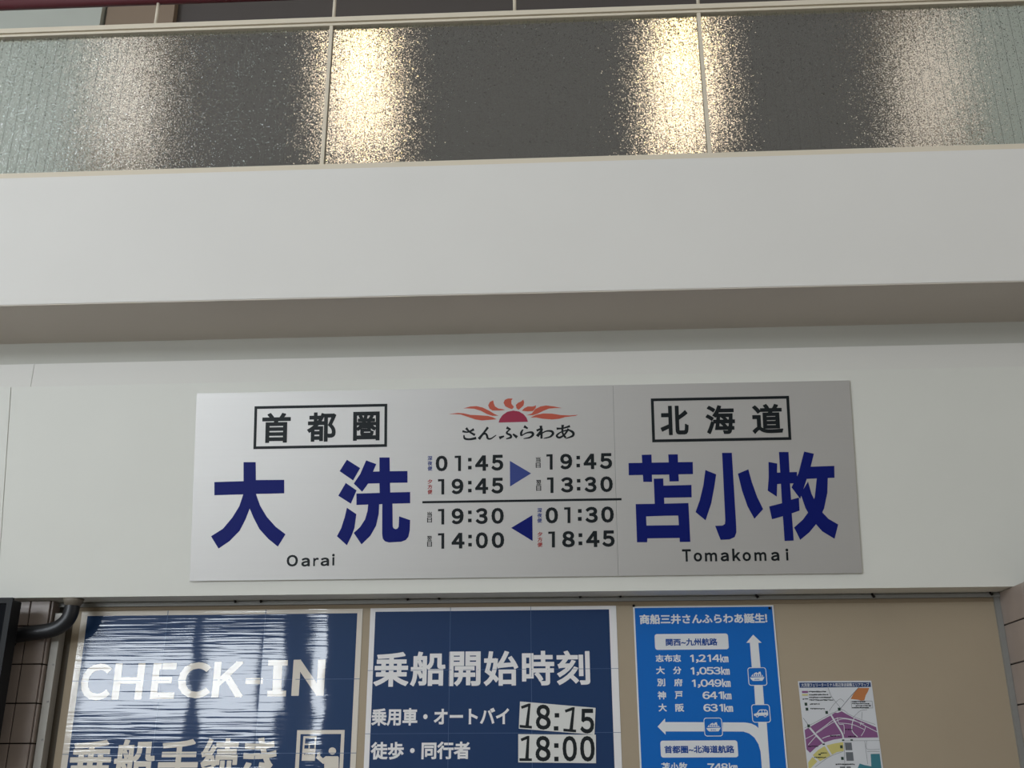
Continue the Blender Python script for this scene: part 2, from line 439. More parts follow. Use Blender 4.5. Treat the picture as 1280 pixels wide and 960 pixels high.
for r_ in range(-14, 3):
    z0 = 2.183 - PZ + r_*PZ
    if z0 > 2.31: continue
    z1 = min(z0+PZ-0.005, 2.3095)
    for k in range(2): tr.box(RX-0.008, RX+0.002, -0.012-0.235*(k+1)+0.005, -0.012-0.235*k, z0, z1)
    for k in range(5): tr.box(RX-0.008+k*0.235, RX-0.008+(k+1)*0.235-0.005, -0.498, -0.488, z0, z1)
tiled('wall_right', tr, MB().box(RX, XR, -0.49, 0.019, 0, 2.3098))

# ------------------------------------------------------------------ notice board
BX0 = pb.uv(88, 800)[0]; BX0 = pb.uv(76, 800)[0]
nb = thing('notice_board', 'wide beige notice board with a grey metal frame under the white sign fascia', 'notice board', pb.M())
bx1 = RX - 0.03
MB().box(-2.045, bx1, 0.9, 2.291, -0.018, 0.0).build('panel', m_board, nb)
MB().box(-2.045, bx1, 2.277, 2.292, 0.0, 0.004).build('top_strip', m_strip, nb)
MB().box(-2.11, RX-0.002, 2.292, 2.308, -0.018, 0.022).build('frame', m_alu, nb)
MB().box(bx1, RX-0.009, 0.9, 2.2915, -0.018, 0.016).build('frame', m_alu, nb)
MB().box(-2.078, -2.045, 0.9, 2.2915, -0.018, -0.006).build('frame', m_edge_shade, nb)['label'] = 'inner edge on the left of the board, coloured dark for its shadow'  # shadow beside the metal trim, put in as a dark strip
hook_px = [(294,749),(326,749),(509,746),(548,745),(724,743),(774,742.5),(945,743),(1090,742.5),(1237,739.5)]
for px, py in hook_px:
    u, v = Plane((0,-0.024,0)).uv(px, py)
    h = MB().tube([(u, v+0.006, 0.022), (u, v, 0.026), (u+0.001, v-0.008, 0.027), (u+0.003, v-0.013, 0.031), (u+0.006, v-0.010, 0.036)], 0.0045, 8)
    h.build('hook', m_hook, nb, smooth=True)
ta, tb = Plane((0,-0.05,0)).uv(54,870)[0], Plane((0,-0.05,0)).uv(63.5,870)[0]
tr_ = struct(MB().box(ta, tb, -0.05, 0.0, 0.9, 2.262).build('trim_4', m_alu2))
sc = MB()
for i in range(6):
    z = 2.20-0.145*i
    sc.tube([(tb-.009, -0.049, z), (tb-.009, -0.053, z)], 0.004, 10)
sc.build('screws', m_alu, tr_)

# ------------------------------------------------------------------ route sign on the fascia
sg = thing('route_sign', 'long brushed silver ferry route sign with blue place names on the white fascia', 'sign', fa.M())
A_ = fa.uv(247,492); B_ = fa.uv(1061,476); C_ = fa.uv(1077,717); D_ = fa.uv(238,726)
su0, su1 = (A_[0]+D_[0])/2, (B_[0]+C_[0])/2; sv0, sv1 = (C_[1]+D_[1])/2, (A_[1]+B_[1])/2
sm = fa.uv(769.5, 600)[0]
MB().box(su0, sm-0.0008, sv0, sv1, 0.001, 0.010).build('panel', m_silver, sg, bevel=0.0008)
MB().box(sm+0.0008, su1, sv0, sv1, 0.001, 0.010).build('panel', m_silver, sg, bevel=0.0008)
MB().box(sm-0.0008, sm+0.0008, sv0+0.002, sv1-0.002, 0.001, 0.0085).build('joint', m_alu, sg)
PW = 0.0106
c3 = Crop(fa, 230, 470, 3.623); c4 = Crop(fa, 520, 480, 3.84); c5 = Crop(fa, 770, 470, 3.694); cl = Crop(fa, 560, 490, 7.53)
p = Print(c3, PW); p.frame(((322,140),(922,126),(922,321),(318,334)), 0.0115)
p.build('region_box', m_ink, sg)
Print(c3, PW).each('region_character', [('首',(357,168,486,304)),('都',(560,166,692,299)),('圏',(768,163,888,294))], m_ink, sg, 0.030)
p = Print(c3, PW).polys([
 [(273,391),(328,391),(329,472),(457,471),(457,532),(329,535),(272,537),(141,541),(141,481),(273,477)],
 [(272,536),(329,534),(348,588),(378,638),(418,683),(463,717),(428,773),(385,738),(345,694),(318,642),(301,601),(283,648),(255,702),(210,748),(160,782),(126,726),(180,692),(222,642),(254,590)]])
p.build('place_character', m_navy, sg); p = Print(c3, PW).polys([
 [(740,380),(800,418),(768,474),(707,432)], [(735,485),(784,519),(758,579),(701,543)],
 [(740,597),(783,626),(774,690),(762,722),(740,767),(695,726),(714,690),(730,640)],
 [(827,383),(873,400),(858,434),(887,433),(887,370),(933,370),(934,432),(1014,431),(1014,484),(935,485),(936,528),(1026,526),(1026,577),(946,579),(947,682),(951,690),(960,694),(969,691),(974,682),(976,636),(1026,653),(1024,700),(1018,728),(1006,743),(985,751),(930,754),(912,749),(902,737),(899,715),(900,581),(886,582),(884,625),(872,678),(846,724),(806,763),(771,711),(800,684),(822,650),(833,612),(836,583),(783,585),(783,533),(888,530),(887,487),(836,488),(809,525),(771,488),(800,445)]])
p.build('place_character', m_navy, sg)
Print(c3, PW).each('reading_letter', [('O',(468,810,519,863)),('a',(534,823,573,863)),('r',(588,823,613,861)),('a',(621,822,660,861)),('i',(673,805,685,858))], m_ink, sg, 0.034)

p = Print(c5, PW); p.frame(((160,106),(797,93),(807,298),(166,306)), 0.0115); p.build('region_box', m_ink, sg)
Print(c5, PW).each('region_character', [('北',(203,139,333,274)),('海',(412,136,547,270)),('道',(625,130,768,268))], m_ink, sg, 0.030)
p = Print(c5, PW).polys([
 [(57,403),(120,402),(118,365),(163,364),(164,401),(242,400),(240,363),(284,363),(285,399),(353,398),(354,454),(287,455),(289,487),(246,488),(244,456),(165,457),(166,490),(125,490),(123,458),(58,459)],
 [(173,475),(217,474),(218,507),(347,504),(348,561),(221,563),(222,592),(178,594)],
 [(90,592),(222,590),(222,646),(138,649),(140,691),(144,750),(143,768),(96,768)],
 [(222,590),(333,587),(342,766),(293,767),(292,748),(289,689),(286,645),(222,646)],
 [(140,691),(289,689),(292,748),(144,750)],
]); p.build('place_character', m_navy, sg); p = Print(c5, PW).polys([
 [(488,356),(533,356),(553,690),(554,722),(546,744),(522,755),(481,757),(456,692),(490,691),(501,684),(503,668)],
 [(411,435),(461,455),(452,515),(438,590),(412,667),(366,629),(385,575),(402,505)],
 [(561,452),(609,432),(625,490),(650,560),(677,615),(637,660),(605,602),(580,530)]])
p.build('place_character', m_navy, sg); p = Print(c5, PW).polys([
 [(750,352),(794,352),(799,445),(833,444),(833,496),(801,497),(806,572),(842,562),(845,622),(809,635),(818,760),(776,762),(768,648),(718,662),(705,603),(764,588),(759,499),(742,500),(740,558),(698,530),(703,470),(702,398),(742,405),(741,447),(756,447)],
 [(866,350),(911,360),(896,420),(1005,416),(1006,471),(975,472),(973,540),(958,612),(928,676),(890,722),(848,757),(820,700),(860,664),(892,620),(915,560),(924,474),(878,476),(848,568),(808,515),(840,450)],
 [(850,545),(884,488),(900,545),(935,615),(978,660),(1023,686),(1006,752),(950,718),(905,668),(872,610)]])
p.build('place_character', m_navy, sg)
Print(c5, PW).each('reading_letter', [('T',(304,800,345,857)),('o',(357,815,396,857)),('m',(409,815,465,856)),('a',(481,814,519,856)),('k',(535,797,573,855)),('o',(582,813,621,855)),('m',(637,813,692,854)),('a',(713,812,752,854)),('i',(781,797,794,852))], m_ink, sg, 0.034)

# company emblem and brushed name
Print(cl, PW).poly([(477,291),(488,258),(515,220),(560,189),(615,178),(670,187),(712,212),(740,246),(754,284)]).build('sun_emblem', m_sun, sg)
Print(cl, PW).polys([
 [(5,213),(60,204),(95,200),(150,204),(210,218),(290,222),(380,228),(425,242),(460,260),(400,265),(320,271),(260,262),(190,238),(120,215),(60,212)],
 [(145,158),(210,140),(270,136),(330,150),(390,180),(440,210),(478,226),(420,228),(370,212),(310,180),(250,162),(190,158)],
 [(427,82),(432,110),(445,140),(475,158),(520,165),(540,172),(480,178),(420,178),(392,160),(380,130),(395,98)],
 [(610,65),(597,85),(598,115),(615,135),(622,145),(605,165),(580,158),(540,138),(524,105),(535,78),(565,65)],
 [(710,75),(717,100),(712,130),(690,150),(665,172),(645,155),(640,125),(660,105),(685,95)],
 [(830,128),(825,155),(800,183),(750,186),(695,180),(720,155),(750,140),(800,140)],
 [(740,222),(790,205),(820,165),(870,140),(925,130),(1000,140),(1075,155),(1010,155),(950,160),(900,180),(850,205),(800,222)],
 [(775,245),(830,218),(900,205),(980,207),(1060,220),(1140,224),(1225,218),(1200,228),(1100,240),(1050,255),(980,262),(890,255),(830,243)]]).build('flame_emblem', m_petal, sg)
p = Print(cl, PW)
for pts, wd in (
 ([(138,372),(190,380),(246,354)], [16,9,17]), ([(172,342),(205,378),(256,408)], [18,11,16]), ([(152,408),(160,440),(205,448),(268,436)], [8,15,14,18]),
 ([(378,335),(340,385),(292,446)], [16,13,20]), ([(318,412),(352,395),(368,412),(376,438),(405,442),(456,408)], [6,13,15,14,11,5]),
 ([(552,338),(592,356)], [20,9]), ([(580,358),(553,388),(588,408),(592,430),(548,444)], [8,13,15,15,6]), ([(484,436),(530,418)], [22,9]), ([(612,398),(652,430)], [10,22]),
 ([(716,326),(752,346)], [20,10]), ([(706,356),(690,386),(690,416)], [8,16,13]), ([(690,416),(740,388),(788,384),(800,404),(772,430),(712,442)], [7,9,16,18,12,5]),
 ([(874,320),(880,380),(880,442)], [18,15,15]), ([(834,366),(886,352),(840,420)], [15,12,22]), ([(845,416),(918,374),(972,372),(988,394),(962,424),(900,440)], [8,9,15,18,12,5]),
 ([(1022,348),(1082,344),(1148,324)], [16,9,16]), ([(1080,312),(1078,385),(1108,434)], [18,13,14]), ([(1134,348),(1098,402),(1050,432),(1024,414),(1060,382),(1128,362),(1176,384),(1172,416),(1106,442)], [14,12,14,14,9,10,18,15,5])):
    p.stroke(pts, [x*1.4 for x in wd])
p.build('company_name', m_ink, sg)

def t_(x0,y0,x1,y1): return (x0,y0,x1,y1)
rows = [
 [('0',t_(96,345,153,420)),('1',t_(187,345,217,419)),('4',t_(284,343,347,418)),('5',t_(362,341,420,417)),(':',t_(251,356,268,411))],
 [('1',t_(107,457,137,531)),('9',t_(172,455,229,530)),('4',t_(284,453,347,528)),('5',t_(362,451,420,527)),(':',t_(251,466,268,521))],
 [('1',t_(107,600,137,675)),('9',t_(172,597,230,674)),('3',t_(287,596,345,673)),('0',t_(363,595,422,672)),(':',t_(251,608,268,664))],
 [('1',t_(107,716,137,791)),('4',t_(171,714,234,790)),('0',t_(288,712,346,790)),('0',t_(364,711,424,788)),(':',t_(252,724,269,780))],
 [('1',t_(626,338,656,412)),('9',t_(692,336,750,411)),('4',t_(803,335,865,410)),('5',t_(881,333,941,409)),(':',t_(770,346,787,401))],
 [('1',t_(629,449,660,524)),('3',t_(695,448,754,522)),('3',t_(808,446,866,521)),('0',t_(884,444,944,520)),(':',t_(772,457,789,512))],
 [('0',t_(622,592,682,670)),('1',t_(711,592,741,668)),('3',t_(812,590,872,667)),('0',t_(888,588,949,666)),(':',t_(777,601,795,657))],
 [('1',t_(635,708,667,785)),('8',t_(701,706,762,784)),('4',t_(815,705,880,783)),('5',t_(893,703,953,782)),(':',t_(780,717,798,774))]]
for rw in rows:
    p = Print(c4, PW)
    for ch, q in rw:
        if ch == ':':
            s_ = q[2]-q[0]; p.rect((q[0],q[1],q[2],q[1]+s_)); p.rect((q[0],q[3]-s_,q[2],q[3]))
        elif ch == '1':
            x0, y0, x1, y1 = q; xs = x1-(x1-x0)*0.46
            p.poly([(x0,y0+1),(x1,y0),(x1,y1),(xs,y1),(xs,y0+11),(x0,y0+12)])
        else: p.text(ch, q, 0.042)
    p.build('sailing_time', m_ink, sg)
for t, q in (('当日',(55,612,78,667)),('翌日',(55,728,78,783)),('当日',(575,350,598,405)),('翌日',(577,460,601,515))): Print(c4, PW).stack(t, q, 0.02).build('day_note', m_ink, sg)
p = Print(c4, PW)
for q in ((57,345,80,419),(582,594,605,668)): Print(c4, PW).stack('深夜便', q, 0.026).build('night_sailing_note', m_slate, sg)
p = Print(c4, PW)
for q in ((57,457,80,531),(583,709,607,784)): Print(c4, PW).stack('夕方便', q, 0.026).build('evening_sailing_note', m_red, sg)
Print(c4, PW).rect(((32,563),(986,548),(986,559),(32,574))).build('divider_line', m_ink, sg)
Print(c4, PW).poly([(451,370),(553,430),(452,493)]).build('direction_arrow', m_slate, sg, 'pale blue arrow pointing right')
Print(c4, PW).poly([(457,691),(559,630),(560,754)]).build('direction_arrow', m_navy, sg, 'dark blue arrow pointing left')

# ------------------------------------------------------------------ posters on the board
def on_board(w): return Plane((0, -w, 0))
# check-in poster
q6 = Crop(pb, 0, 720, 2.783)
ck = thing('check_in_poster', 'glossy dark blue check-in poster of taped sheets, at the left end of the board', 'poster', pb.M())
u0 = q6(284,140)[0]; u1 = q6(1262,130)[0]; v1 = (q6(285,128)[1]+q6(1265,110)[1])/2
b0 = q6(304,150)[0]; b1 = q6(1243,140)[0]; bv = (q6(305,142)[1]+q6(1243,127)[1])/2
SW = (q6(925,130)[0]-q6(585,130)[0]); SU = q6(585,130)[0]
m_film  = film('laminated_blue', (14,54,98), SW, SU, 0.003, 0.00036)
m_filmw = film('laminated_white', (224,216,203), SW, SU, 0.003, 0.00036)
MB().box(u0, u1, 1.35, v1, 0.001, 0.0022).build('border', m_filmw, ck)
p = Print(q6, 0.0026); p.mb.poly([(b0,bv,p.w),(b1,bv,p.w),(b1,1.40,p.w),(b0,1.40,p.w)]); p.build('blue_field', m_film, ck)
WK = 0.003
Print(q6, WK).each('check_in_letter', [('C',(283,305,388,433)),('H',(396,304,500,430)),('E',(529,303,612,428)),('C',(620,300,735,426)),('K',(742,297,850,423)),('N',(1018,290,1130,418))], m_filmw, ck, 0.032)
Print(q6, WK).rect((855,355,915,376)).build('check_in_hyphen', m_filmw, ck)
Print(q6, WK).polys([[(934,293),(1002,293),(1001,312),(983,312),(979,399),(996,399),(995,419),(930,419),(931,399),(948,399),(952,312),(933,312)]]).build('check_in_letter', m_filmw, ck)
Print(q6, WK).each('procedure_character', [('乗',(240,570,390,722)),('船',(396,568,538,720)),('手',(552,567,690,718)),('続',(698,564,830,716)),('き',(846,562,962,712))], m_filmw, ck, 0.026)
ic = Crop(pb, 350, 890, 10.667)
p = Print(ic, WK); p.poly([(232,243),(865,240),(862,292),(228,296)]); p.poly([(232,243),(278,243),(228,1300),(170,1300)]); p.poly([(820,243),(865,240),(818,1300),(765,1300)]); p.build('icon_frame', m_filmw, ck)
p = Print(ic, WK).poly([(315,322),(490,322),(465,652),(290,650)]); p.build('icon_machine', m_filmw, ck)
p = Print(ic, WK+0.0004).rect((338,350,464,422)); p.rect((328,440,384,488)); p.rect((400,440,460,488))
for i in range(9): p.rect((324+i*13, 556+(i % 3)*4, 333+i*13, 572-(i % 2)*4))
p.build('icon_machine_screen', m_film, ck)
p = Print(ic, WK).disc(700, 520, 50, 48)
p.poly([(610,590),(775,590),(785,605),(785,1300),(590,1300),(592,690),(575,690),(482,612),(496,588),(498,538),(540,538),(538,585),(575,618)])
p.build('icon_person', m_filmw, ck)
p = Print(q6, WK+0.0002)
for x in (585, 925): uu = q6(x,130)[0]; p.mb.poly([(uu-.0012,v1,p.w),(uu+.0012,v1,p.w),(uu+.0012,1.4,p.w),(uu-.0012,1.4,p.w)])
for y in (362, 618): vv_ = q6(750,y)[1]; p.mb.poly([(u0,vv_+.001,p.w),(u1,vv_+.001,p.w),(u1,vv_-.001,p.w),(u0,vv_-.001,p.w)])
m_crease = film('sheet_joint', (74,100,140), SW, SU, 0.003, 0.00036)
p.build('sheet_joint', m_crease, ck)

# boarding times poster
q7 = Crop(pb, 440, 730, 3.765)
bt = thing('boarding_time_poster', 'dark blue boarding time poster with white border, in the middle of the board', 'poster', pb.M())
u0 = q7(84,200)[0]; u1 = q7(1246,200)[0]; v1 = (q7(88,115)[1]+q7(1240,102)[1])/2
b0 = q7(107,220)[0]; b1 = q7(1213,220)[0]; bv = (q7(110,130)[1]+q7(1208,121)[1])/2
SW7 = q7(843,300)[0]-q7(461,300)[0]; SU7 = q7(461,300)[0]
m_film7  = film('laminated_navy', (13,52,98), SW7, SU7, 0.003, 0.0007)
m_film7w = film('laminated_paper', (238,236,236), SW7, SU7, 0.003, 0.0007)
MB().box(u0, u1, 1.35, v1, 0.001, 0.0022).build('border', m_film7w, bt)
p = Print(q7, 0.0026); p.mb.poly([(b0,bv,p.w),(b1,bv,p.w),(b1,1.40,p.w),(b0,1.40,p.w)]); p.build('blue_field', m_film7, bt)
Print(q7, WK).each('boarding_character', [('乗',(103,320,268,484)),('船',(275,318,440,482)),('開',(457,318,606,481)),('始',(620,315,783,480)),('時',(800,315,952,478)),('刻',(963,313,1120,476))], m_film7w, bt, 0.027)
Print(q7, WK).text('乗用車・オートバイ', ((94,586),(740,580),(740,664),(90,669)), 0.032).build('car_row', m_film7w, bt)
Print(q7, WK).text('徒歩・同行者', ((90,745),(556,739),(556,824),(87,828)), 0.032).build('foot_row', m_film7w, bt)
p = Print(q7, WK+0.0002)
for x in (461, 843): uu = q7(x,300)[0]; p.mb.poly([(uu-.0009,v1,p.w),(uu+.0009,v1,p.w),(uu+.0009,1.4,p.w),(uu-.0009,1.4,p.w)])
for y in (403, 702): vv_ = q7(650,y)[1]; p.mb.poly([(u0,vv_+.0008,p.w),(u1,vv_+.0008,p.w),(u1,vv_-.0008,p.w),(u0,vv_-.0008,p.w)])
p.build('sheet_joint', film('sheet_joint_navy', (70,98,140), SW7, SU7, 0.003, 0.0007), bt)

qc = Crop(pb, 640, 860, 9.143)
def time_card(label, quad, digits, lift, tilt):
    cw = thing('time_card', label, 'time card', pb.M(), 'time cards stuck on the boarding poster')
    Q = [qc(*p_) for p_ in quad]
    mb = MB(); b = 0
    mb.v = [(*q_, lift) for q_ in Q] + [(*q_, lift+0.0012) for q_ in Q]
    mb.f = [(0,1,2,3),(7,6,5,4)] + [(i,(i+1) % 4,4+(i+1) % 4,4+i) for i in range(4)]
    mb.build('card', m_card, cw)
    p = Print(qc, lift+0.0017)
    for ch, q in digits:
        if ch == ':': p.rect(q)
        elif ch == '1':
            x0, y0, x1, y1 = q; dx = (x1-x0)
            p.poly([(x0+dx*.62+tilt,y0),(x0+dx*.80+tilt,y0),(x0+dx*.74,y1-20),(x0+dx*.46,y1-20)])
            p.poly([(x0+dx*.62+tilt,y0),(x0+dx*.74+tilt,y0+30),(x0+dx*.17,y0+62),(x0+dx*.1,y0+32)])
            sl = tilt*0.6
            p.poly([(x0,y1-32-sl),(x1,y1-30+sl*.3),(x1,y1+sl*.3),(x0,y1-sl)])
        else: p.text(ch, q, 0.03)
    p.build('digits', m_ink, cw)
    return cw
time_card('crooked white card reading 18:15 stuck beside the car row of the boarding poster', [(92,155),(955,228),(942,535),(78,465)],
  [('1',(88,178,228,462)),('8',(272,190,442,478)),(':',(488,288,540,338)),(':',(478,438,530,487)),('1',(588,220,732,505)),('5',(778,238,938,522))], 0.0045, 14)
time_card('straight white card reading 18:00 stuck beside the foot passenger row of the boarding poster', [(72,528),(958,535),(960,860),(72,850)],
  [('1',(85,548,228,835)),('8',(268,548,440,840)),(':',(482,632,532,685)),(':',(484,786,532,838)),('0',(577,548,742,840)),('0',(778,548,945,842))], 0.0045, 0)

# light blue route poster
q8 = Crop(pb, 770, 730, 2.51); qa = Crop(pb, 785, 750, 6.244); qb = Crop(pb, 785, 850, 6.244)
rp = thing('route_distance_poster', 'bright light blue route distance poster with white arrows on the board', 'poster', pb.M())
u0 = q8(55,110)[0]; u1 = q8(497,110)[0]; v1 = (q8(53,67)[1]+q8(492,71)[1])/2
MB().box(u0, u1, 1.45, v1, 0.001, 0.004).build('sheet', m_paper, rp)
p = Print(qa, 0.0045); e = 0.006; p.mb.poly([(u0+e,v1-e,p.w),(u1-e,v1-e,p.w),(u1-e,1.456,p.w),(u0+e,1.456,p.w)]); p.build('blue_field', m_blueply, rp)
WR = 0.0049
Print(qa, WR).text('商船三井さんふらわあ誕生!', ((88,106),(1085,112),(1085,190),(92,184)), 0.034).build('heading', m_paper, rp)
Print(qa, WR).rrect(((207,262),(780,268),(785,391),(210,385)), 0.010).build('route_box', m_paper, rp)
Print(qb, WR).rrect(((250,470),(852,475),(860,606),(257,603)), 0.010).build('route_box', m_paper, rp)
Print(qa, WR+0.0004).text('関西~九州航路', ((293,298),(695,302),(698,360),(294,357)), 0.032).build('route_name', m_bluedk, rp)
Print(qb, WR+0.0004).text('首都圏~北海道航路', ((282,510),(827,512),(830,573),(284,571)), 0.032).build('route_name', m_bluedk, rp)
for c, items in ((qa, [('志',(215,428,278,484)),('布',(282,427,346,484)),('志',(350,426,412,484)),('1,214',(483,426,715,492)),('㎞',(718,426,782,488))]),
                 (qa, [('大',(218,520,286,580)),('分',(350,520,416,580)),('1,053',(487,524,722,590)),('㎞',(725,522,792,585))]),
                 (qa, [('別',(226,614,290,675)),('府',(358,614,425,675)),('1,049',(497,620,730,686)),('㎞',(733,616,799,680))]),
                 (qb, [('神',(230,88,296,152)),('戸',(364,88,426,150)),('641',(580,90,735,150)),('㎞',(740,90,806,152))]),
                 (qb, [('大',(237,185,302,247)),('阪',(368,185,437,248)),('631',(587,187,740,247)),('㎞',(748,187,818,250))]),
                 (qb, [('苫',(260,645,326,708)),('小',(330,645,394,708)),('牧',(398,643,464,708)),('748',(620,650,780,712)),('㎞',(786,648,854,712))])):
    Print(c, WR).each('port_character', [i for i in items if len(i[0]) == 1 and i[0] != '㎞'], m_paper, rp, 0.032)
    Print(c, WR).chars([i for i in items if len(i[0]) > 1 or i[0] == '㎞'], 0.028).build('distance', m_paper, rp)
p = Print(qa, WR).poly([(975,272),(1042,335),(1016,335),(1033,530),(965,530),(950,335),(922,335)])
p.c = qb
p.build('route_arrow', m_paper, rp); p = Print(qb, WR); p.poly([(983,45),(1050,45),(1061,190),(992,190)])
p.build('route_arrow_shaft', m_paper, rp); p = Print(qb, WR); p.poly([(1014,333),(1081,333),(1108,720),(1112,760),(1046,760),(1040,640),(1033,560),(1016,500),(985,450),(945,418),(900,403),(738,402),(738,331),(915,332),(960,340),(995,356),(1017,376)])
p.build('route_arrow_curve', m_paper, rp); p = Print(qb, WR); p.poly([(230,365),(288,300),(290,329),(592,330),(592,402),(292,402),(293,428)])
p.build('route_arrow', m_paper, rp)
def icon_box(c, q): Print(c, WR).rring(q, 0.011, 0.0028).build('icon_box', m_paper, rp)
icon_box(qa, ((932,526),(1078,527),(1084,670),(938,669)))
icon_box(qb, ((962,190),(1106,190),(1111,333),(967,333)))
icon_box(qb, ((590,294),(733,295),(738,441),(594,440)))
def ship(c, dx, dy):
    F = lambda L: [(x+dx, y+dy) for x, y in L]
    p = Print(c, WR).poly(F([(610,376),(722,372),(716,386),(706,401),(632,402),(618,390)]))
    p.poly(F([(618,368),(630,352),(648,340),(662,334),(664,342),(676,340),(676,332),(692,331),(694,344),(708,358),(714,368)]))
    p.build('ship_icon', m_paper, rp)
    p = Print(c, WR+0.0004)
    for i in range(5): p.poly(F([(632+i*16,364),(640+i*16,364),(642+i*15,348),(636+i*15,348)]))
    for x in (650, 664, 678): p.disc(x+dx, 390+dy, 5, 4, 10)
    p.build('ship_windows', m_blueply, rp)
ship(qb, 0, 0); ship(qa, 341, 230)
p = Print(qb, WR).poly([(980,266),(1004,258),(1020,234),(1040,230),(1076,231),(1088,240),(1092,262),(1092,278),(984,281)])
p.disc(1007,280,12,12,16); p.disc(1069,278,12,12,16); p.build('car_icon', m_paper, rp)
p = Print(qb, WR+0.0004).polys([[(1014,256),(1026,239),(1040,237),(1041,255)],[(1046,255),(1046,237),(1062,237),(1064,254)],[(1068,254),(1068,238),(1079,240),(1083,253)]])
p.disc(1007,281,6,6,12); p.disc(1069,279,6,6,12); p.build('car_windows', m_blueply, rp)
def pin(px, py, label):
    u, v = pb.uv(px, py)
    o = MB().tube([(u,v,0.0045),(u,v,0.009),(u,v,0.011)], [0.005,0.0055,0.003], 12).build('push_pin', m_hook, None, smooth=False)
    o.matrix_world = pb.M(); tag(o, label, 'pin', 'black pins on the route poster')
pin(961.5, 760.5, 'round black push pin in the top right corner of the light blue route poster')
pin(792, 757.5, 'tiny black push pin in the top left corner of the light blue route poster')
u, v = pb.uv(1073, 746.5)
o = MB().tube([(u,v,0.0),(u,v,0.006),(u,v,0.009)], [0.008,0.008,0.005], 12).build('screw_head', m_hook); o.matrix_world = pb.M()
tag(o, 'brown screw head in the beige board just right of the blue route poster', 'screw')

# area map poster
qm = Crop(pb, 980, 840, 8.0)
mp_ = thing('area_map_poster', 'small white area map with purple and yellow zones pinned on the board', 'poster', pb.M())
u0 = qm(160,250)[0]; u1 = qm(884,250)[0]; v1 = (qm(138,92)[1]+qm(872,88)[1])/2
u0 = (qm(138,92)[0]+qm(235,960)[0])/2; u1 = (qm(872,90)[0]+qm(990,960)[0])/2
ml, mr = [qm(138,92), qm(235,960)], [qm(872,90), qm(990,960)]
mb = MB()
def ext(a, b, z): t = (z-a[1])/(b[1]-a[1]); return (a[0]+(b[0]-a[0])*t, z)
zb = 1.50
Q = [(ml[0][0],v1),(mr[0][0],v1),ext(mr[0],mr[1],zb),ext(ml[0],ml[1],zb)]
mb.v = [(*q_, 0.001) for q_ in Q] + [(*q_, 0.002) for q_ in Q]
mb.f = [(0,1,2,3),(7,6,5,4)] + [(i,(i+1) % 4,4+(i+1) % 4,4+i) for i in range(4)]
mb.build('sheet', m_mapgrey, mp_)
W1 = 0.0024
Print(qm, W1).poly([(150,106),(864,103),(868,150),(156,158)]).build('title_bar', m_mapnavy, mp_)
Print(qm, W1+0.0004).text('大洗港フェリーターミナル周辺津波避難エリアマップ', ((170,114),(848,108),(850,146),(172,150)), 0.01).build('title', m_paper, mp_)
Print(qm, W1).poly([(742,160),(850,160),(838,195),(815,235),(802,282),(772,288),(740,278),(665,270),(690,225),(720,185)]).build('orange_zone', m_orange, mp_)
Print(qm, W1).poly([(205,580),(340,502),(470,432),(510,405),(535,410),(575,393),(640,430),(700,462),(800,502),(920,552),(940,655),(600,660),(500,675),(400,705),(320,752),(260,808),(225,775)]).build('purple_zone', m_violet, mp_)
p = Print(qm, W1).poly([(285,832),(340,780),(410,738),(500,715),(590,700),(596,790),(530,800),(470,832),(360,892)])
p.poly([(240,905),(285,848),(332,895),(262,965),(246,1000)]); p.build('yellow_zone', m_yellow, mp_)
for q in ((610,706,678,782),(620,802,692,888),(560,945,612,990),(625,945,668,990)): Print(qm, W1).rect(q).build('grey_block', m_grey, mp_)
Print(qm, W1).polys([[(865,820),(955,818),(985,1060),(878,1060)],[(735,962),(755,915),(800,930),(878,945),(878,1060),(728,1060)]]).build('teal_zone', m_teal, mp_)
p = Print(qm, W1+0.0003)
for pts, wd in (([(245,545),(320,632),(400,720),(470,830)],18),([(470,432),(510,500),(580,615),(595,700)],16),([(215,668),(330,608),(430,540),(520,490),(620,470),(800,520)],6),
  ([(240,730),(310,650),(330,636)],6),([(320,605),(410,540),(490,480),(560,460),(690,480),(810,540),(930,600)],7),([(380,665),(450,640),(560,630)],7),([(530,455),(550,520),(595,530),(600,620)],6),
  ([(700,462),(682,510),(680,590),(735,650)],8),([(550,510),(680,525),(800,575)],6),([(815,540),(800,590),(770,640)],6),([(770,500),(762,535)],6)):
    p.stroke(pts, wd)
p.build('map_roads', m_mapgrey, mp_)
p = Print(qm, W1+0.0003)
for pts, wd in (([(190,460),(245,535)],4),([(205,560),(340,488),(470,418),(580,378),(650,425),(780,480),(910,525)],3),([(440,160),(470,240),(520,305),(575,375)],3),([(560,370),(660,250),(750,150)],5),
  ([(450,390),(500,320),(560,270),(600,300)],3),([(690,455),(760,390),(830,380)],3),([(780,400),(775,470)],3),([(605,688),(960,686)],3),([(805,690),(835,920)],3),([(825,690),(830,770),(955,772)],3),([(830,795),(955,795)],3),([(310,950),(450,850),(590,795)],3),([(600,690),(606,960)],3)):
    p.stroke(pts, wd)
p.frame((672,290,884,362), 0.0012)
p.build('map_lines', m_grey, mp_)
p = Print(qm, W1+0.0006)
random.seed(3)
def blurb(x0, x1, y, h=16):
    x = x0
    while x < x1:
        w_ = random.uniform(9, 15)
        p.rect((x, y+random.uniform(-2,2), min(x+w_, x1), y+h*random.uniform(.55,1.0))); x += w_+random.uniform(2,4)
for a in ((245,420,192),(248,440,222),(250,470,250),(252,495,275),(258,355,316),(262,405,362),(185,240,266),(680,815,292),(680,855,312),(715,870,332),(680,845,352),(610,685,570),(460,560,634),(640,715,640),(240,340,738),(365,430,806),(300,420,850),(515,705,918)):
    blurb(*a, 13)
p.build('map_text', m_ink, mp_)
